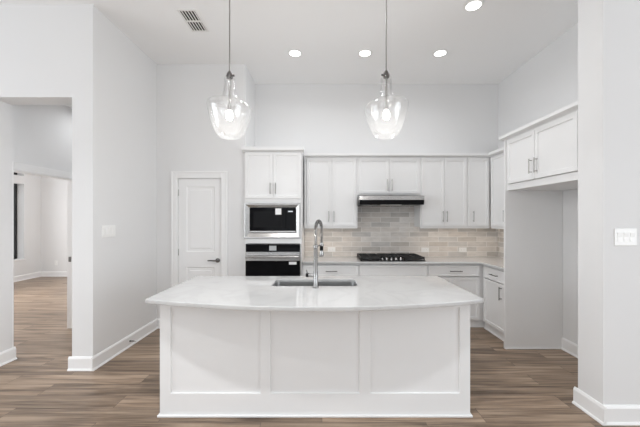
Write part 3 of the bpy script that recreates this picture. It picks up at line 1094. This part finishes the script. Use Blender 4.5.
# faucet
def faucet():
    fx, fy = -0.054, 2.672
    r = thing('kitchen_faucet', 'tall steel faucet with a spring neck and pull-down sprayer', 'faucet', (fx, fy, CT), R(-17))
    b = MB()
    b.lathe([(0, 0), (0.027, 0), (0.027, 0.008), (0.0205, 0.012), (0.0195, 0.14), (0.0165, 0.145), (0.0165, 0.335), (0.013, 0.34), (0, 0.34)], 24)
    b.build('column', M['faucet'], r)
    # lever on the side
    l = MB()
    l.tube([(-0.015, 0, 0.105), (-0.062, 0, 0.105)], 0.0150, 14)
    l.tube([(-0.073, 0, 0.105), (-0.080, -0.01, 0.15)], [0.0060, 0.0045], 8)
    lo = l.build('lever', M['faucet'], r)
    MB().tube([(-0.0622, 0, 0.105), (-0.086, 0, 0.105)], 0.0175, 14).build('lever_cap', M['black'], lo)
    # neck path: up, over and down
    top, rr, L = 0.49, 0.085, []
    for k in range(8):
        L.append(Vector((0, 0, 0.335 + (top - 0.335) * k / 7)))
    for k in range(1, 25):
        a = math.pi * k / 24
        L.append(Vector((0, rr - rr * math.cos(a), top + rr * 0.95 * math.sin(a))))
    for k in range(1, 7):
        L.append(Vector((0, 2 * rr, top - 0.115 * k / 6)))
    MB().tube(L, 0.0075, 10).build('hose', M['darkmetal'], r)
    # spring wound on the hose
    S = []
    dist = [0]
    for p, q in zip(L, L[1:]):
        dist.append(dist[-1] + (q - p).length)
    tot = dist[-1]
    turns = 44
    N = turns * 9
    for i in range(N + 1):
        s = tot * i / N
        j = max(k for k in range(len(dist)) if dist[k] <= s + 1e-9)
        j = min(j, len(L) - 2)
        t = (s - dist[j]) / (dist[j + 1] - dist[j])
        p = L[j].lerp(L[j + 1], t)
        d = (L[j + 1] - L[j]).normalized()
        u = Vector((1, 0, 0))
        v = d.cross(u)
        a = 2 * math.pi * turns * i / N
        S.append(p + (u * math.cos(a) + v * math.sin(a)) * 0.0130)
    MB().tube(S, 0.0030, 6).build('spring', M['faucet'], r)
    y = 2 * rr
    h = MB()
    z = top - 0.115
    h.lathe([(0, z + 0.002), (0.0125, z + 0.002), (0.0145, z - 0.01), (0.0145, z - 0.075), (0.019, z - 0.095), (0.021, z - 0.125), (0.018, z - 0.130), (0, z - 0.130)], 20, (0, y, 0))
    h.build('spray_head', M['faucet'], r)
    MB().lathe([(0.0148, z - 0.03), (0.0165, z - 0.032), (0.0165, z - 0.07), (0.0148, z - 0.072)], 20, (0, y, 0)).build('spray_grip', M['black'], r)
    a = MB()
    za = z - 0.022
    a.tube([(0, 0.016, za), (0, y - 0.017, za)], 0.0055, 10)
    a.lathe([(0.0150, za - 0.008), (0.020, za - 0.008), (0.020, za + 0.008), (0.0150, za + 0.008), (0.0150, za - 0.008)], 20, (0, y, 0))
    a.lathe([(0.0170, za - 0.012), (0.0205, za - 0.012), (0.0205, za + 0.012), (0.0170, za + 0.012), (0.0170, za - 0.012)], 20)
    a.build('docking_arm', M['faucet'], r)
faucet()

# ------------------------------------------------------------------ pendants
def pendant():
    # base of the shade at z = 0
    r = thing('pendant_lamp', 'x', 'pendant lamp')
    top = 0.520
    prof = [(0.000, 0.0), (0.05, 0.003), (0.085, 0.014), (0.110, 0.040), (0.132, 0.085), (0.152, 0.14), (0.166, 0.19), (0.175, 0.225), (0.179, 0.252), (0.174, 0.274), (0.156, 0.291), (0.120, 0.305),
            (0.085, 0.320), (0.063, 0.343), (0.051, 0.38), (0.045, 0.43), (0.043, 0.495)]
    ext = prof[1:]
    inn = [(max(a - 0.004, 0.0005), b + (0.004 if b < 0.05 else 0)) for a, b in ext][::-1]
    def org(p):
        k = max(0.0, min(1.0, (p.z - 0.10) / 0.16)) * max(0.0, min(1.0, (0.42 - p.z) / 0.12))
        p.z += k * 0.10 * p.x + 0.02 * k * p.y
        return p
    g = MB()
    prof2 = [(0.0005, 0.0)] + ext + inn + [(0.0005, 0.004)]
    g.lathe(prof2, 48, f=org)
    g.build('glass_shade', M['glass'], r)
    c = MB()
    c.lathe([(0, 0.497), (0.026, 0.497), (0.026, 0.512), (0.023, 0.534), (0.014, 0.545), (0.008, 0.556), (0, 0.556)], 24)
    c.tube([(-0.032, 0, 0.518), (0.030, 0, 0.518)], 0.004, 8)
    c.lathe([(0, -0.009), (0.009, -0.006), (0.009, 0.006), (0, 0.009)], 12, (-0.034, 0, 0.518), 'X')
    c.build('cap', M['darkmetal'], r)
    MB().tube([(0, 0, 0.555), (0, 0, H - 2.163 - 0.02)], 0.0055, 10).build('rod', M['nickel'], r)
    MB().lathe([(0, 0), (0.062, 0), (0.062, -0.016), (0.05, -0.022), (0, -0.022)], 28, (0, 0, H - 2.163)).build('ceiling_canopy', M['nickel'], r)
    MB().tube([(0, 0, 0.501), (0, 0, 0.27)], 0.0085, 10).build('stem', M['nickel'], r)
    MB().lathe([(0, 0.275), (0.014, 0.275), (0.015, 0.232), (0, 0.232)], 20).build('socket', M['nickel'], r)
    MB().lathe([(0, 0.155), (0.017, 0.158), (0.028, 0.175), (0.030, 0.192), (0.024, 0.213), (0.014, 0.2315), (0, 0.2315)], 20).build('bulb', M['bulb'], r)
    d = bpy.data.lights.new('pendant_light', 'POINT')
    d.energy = PEND
    d.color = (1, 0.985, 0.96)
    d.shadow_soft_size = 0.035
    lo = bpy.data.objects.new('pendant_light', d)
    C.objects.link(lo)
    lo.parent = r
    lo.location = (0, 0, 0.110)
    return r
p = pendant()
p.location = (-0.755, 2.55, 2.163)
p.rotation_euler = (0, 0, R(180))
p['group'] = 'glass pendants over the island'
p['label'] = 'clear glass pendant over the sink end, hung nearer the ceiling vent'
q = copy_tree(p)
q.location = (0.525, 2.55, 2.168)
q.rotation_euler = (0, 0, R(0))
q['label'] = 'clear glass pendant hung in front of the cooktop side of the kitchen'

# ------------------------------------------------------------------ ceiling lights and vent
def downlight():
    r = thing('ceiling_light', 'x', 'ceiling light', (0, 0, H))
    MB().lathe([(0.070, -0.001), (0.094, -0.001), (0.096, -0.004), (0.088, -0.008), (0.070, -0.006), (0.070, -0.001)], 32).build('trim_ring', M['plastic'], r)
    MB().lathe([(0, -0.0052), (0.070, -0.0052), (0.070, -0.0012), (0, -0.0012)], 32).build('lens', M['lens'], r)
    d = bpy.data.lights.new('downlight_lamp', 'AREA')
    d.shape = 'DISK'
    d.size = 0.14
    d.energy = DOWN
    d.spread = R(150)
    d.color = (0.95, 0.975, 1.0)
    lo = bpy.data.objects.new('downlight_lamp', d)
    C.objects.link(lo)
    lo.parent = r
    lo.location = (0, 0, -0.012)
    return r
d0 = downlight()
LP = [(-0.350, 4.04, 'round recessed ceiling light in front of the oven tower'),
      (0.557, 4.04, 'middle one of the three round recessed lights near the back wall'),
      (1.530, 4.04, 'round recessed ceiling light in the back row nearest the side wall'),
      (1.525, 3.14, 'large-looking round recessed light nearest the top right picture corner'),
      (-0.05, 2.955, 'round recessed ceiling light just above the picture between the pendants')]
ADDED_LIGHTS = [(-2.95, 4.3, 3.02, 2.2, 'round recessed light in the hall ceiling behind the wide opening'),  # hidden hall light, added to brighten the hall wall
         (-2.3, 0.4, H, 0.6, 'round recessed light in the living room ceiling before the hall opening'),  # living room lights added to brighten the alcove panel and low surfaces
         (-0.35, 1.0, H, 1.15, 'round recessed light in the living room ceiling before the island')]
for i, (x, y, lab) in enumerate(LP + [(a[0], a[1], a[4]) for a in ADDED_LIGHTS]):
    o = d0 if i == 0 else copy_tree(d0)
    o.location = (x, y, H)
    o['label'] = lab
    if i < len(LP):
        o['group'] = 'recessed lights in the kitchen ceiling'
    else:
        z, k = ADDED_LIGHTS[i - len(LP)][2:4]
        o.location.z = z
        if 'group' in o:
            del o['group']
        lamp = [c for c in o.children if c.type == 'LIGHT'][0]
        lamp.data = lamp.data.copy()
        lamp.data.energy = LIVING_FILL * k if z == H else 1.5 * k
        lamp.data.spread = R(125 if z == H else 170)

def vent():
    r = thing('ceiling_vent', 'white ceiling air vent with two banks of slots', 'air vent', (-1.390, 3.385, H))
    hx, hy = 0.10, 0.19
    f = MB()
    f.box(-hx, -hx + 0.022, -hy, hy, -0.008, 0, 0.002).box(hx - 0.022, hx, -hy, hy, -0.008, 0, 0.002)
    f.box(-hx + 0.022, hx - 0.022, -hy, -hy + 0.022, -0.008, 0, 0.002).box(-hx + 0.022, hx - 0.022, hy - 0.022, hy, -0.008, 0, 0.002)
    f.box(-hx + 0.022, hx - 0.022, -0.012, 0.012, -0.008, 0, 0.002)
    f.build('frame', M['vent'], r)
    MB().box(-hx + 0.02, hx - 0.02, -hy + 0.02, hy - 0.02, -0.0012, -0.0002).build('duct_opening', M['duct'], r)
    n = 5
    for s in (-1, 1):
        for k in range(n):
            x = -hx + 0.022 + (k + 0.5) * (2 * hx - 0.044) / n
            y0, y1 = (0.012, hy - 0.022) if s > 0 else (-hy + 0.022, -0.012)
            MB().prism([(x + 0.000, -0.0078), (x + 0.012, -0.0078), (x + 0.011, -0.0060), (x - 0.001, -0.0060)], 'Y', y0, y1).build('slat', M['vent'], r)
vent()

# ------------------------------------------------------------------ outlets and switches
def outlet(label, loc, rotz, horizontal, group):
    r = thing('wall_outlet', label, 'outlet', loc, rotz, group)
    w, h = (0.122, 0.074) if horizontal else (0.074, 0.122)
    pl = MB().box(-w / 2, w / 2, -0.006, 0, -h / 2, h / 2, 0.002).build('cover_plate', M['plastic'], r)
    for s in (-1, 1):
        cx, cz = (s * 0.02, 0) if horizontal else (0, s * 0.02)
        so = MB().box(cx - 0.016, cx + 0.016, -0.0085, -0.006, cz - 0.016, cz + 0.016, 0.001).build('socket', M['plastic'], r)
        sl = MB()
        for t in (-0.006, 0.006):
            if horizontal:
                sl.box(cx - 0.005, cx + 0.003, -0.0089, -0.0085, cz + t - 0.001, cz + t + 0.001)
            else:
                sl.box(cx + t - 0.001, cx + t + 0.001, -0.0089, -0.0085, cz - 0.003, cz + 0.005)
        sl.build('slot', M['slot'], so)
    return r
GO = 'outlets in the tile'
ty = YB - 0.012
outlet('white outlet in the tile between the faucet and the cooktop', (0.150, ty, 1.030), 0, True, GO)
outlet('white outlet in the tile just right of the cooktop', (1.635, ty, 1.024), 0, True, GO)
outlet('white outlet in the tile nearest the inside corner', (2.230, ty, 1.024), 0, True, GO)
outlet('white wall outlet low on the far bedroom wall', (-7.02, 8.24, 0.36), 0, False, 'outlets in the bedroom')

def switch(label, loc, rotz, n):
    r = thing('light_switch', label, 'light switch', loc, rotz, 'multi-gang light switches')
    w = 0.072 + 0.0465 * (n - 1)
    MB().box(-w / 2, w / 2, -0.006, 0, -0.0625, 0.0625, 0.002).build('cover_plate', M['plastic'], r)
    for k in range(n):
        cx = (k - (n - 1) / 2) * 0.0465
        MB().prism([(-0.006, -0.034), (-0.0095, -0.034), (-0.0072, 0.0), (-0.0115, 0.034), (-0.006, 0.034)], 'X', cx - 0.0165, cx + 0.0165).build('rocker', M['plastic'], r)
switch('white four-gang light switch on the wall beside the pantry door', (XL, 3.352, 1.380), R(90), 4)
switch('white three-gang light switch on the near wall end by the refrigerator alcove', (2.242, 2.307, 1.375), 0, 3)

# spring door stop on the baseboard
r = thing('door_stop', 'small dark spring door stop on the baseboard', 'door stop', (XL + 0.016, 3.70, 0.064), R(90))
s = [(0.0055 * math.cos(k * 0.9), -0.006 - 0.054 * k / 90, 0.0055 * math.sin(k * 0.9)) for k in range(91)]
MB().tube(s, 0.0016, 6).build('spring', M['darkmetal'], r)
MB().lathe([(0, 0), (0.011, 0), (0.011, 0.004), (0.006, 0.007), (0, 0.007)], 16, axis='Y').build('base', M['darkmetal'], r)
MB().lathe([(0, 0.058), (0.008, 0.058), (0.008, 0.072), (0.006, 0.075), (0, 0.075)], 16, axis='Y').build('rubber_tip', M['rubber'], r)
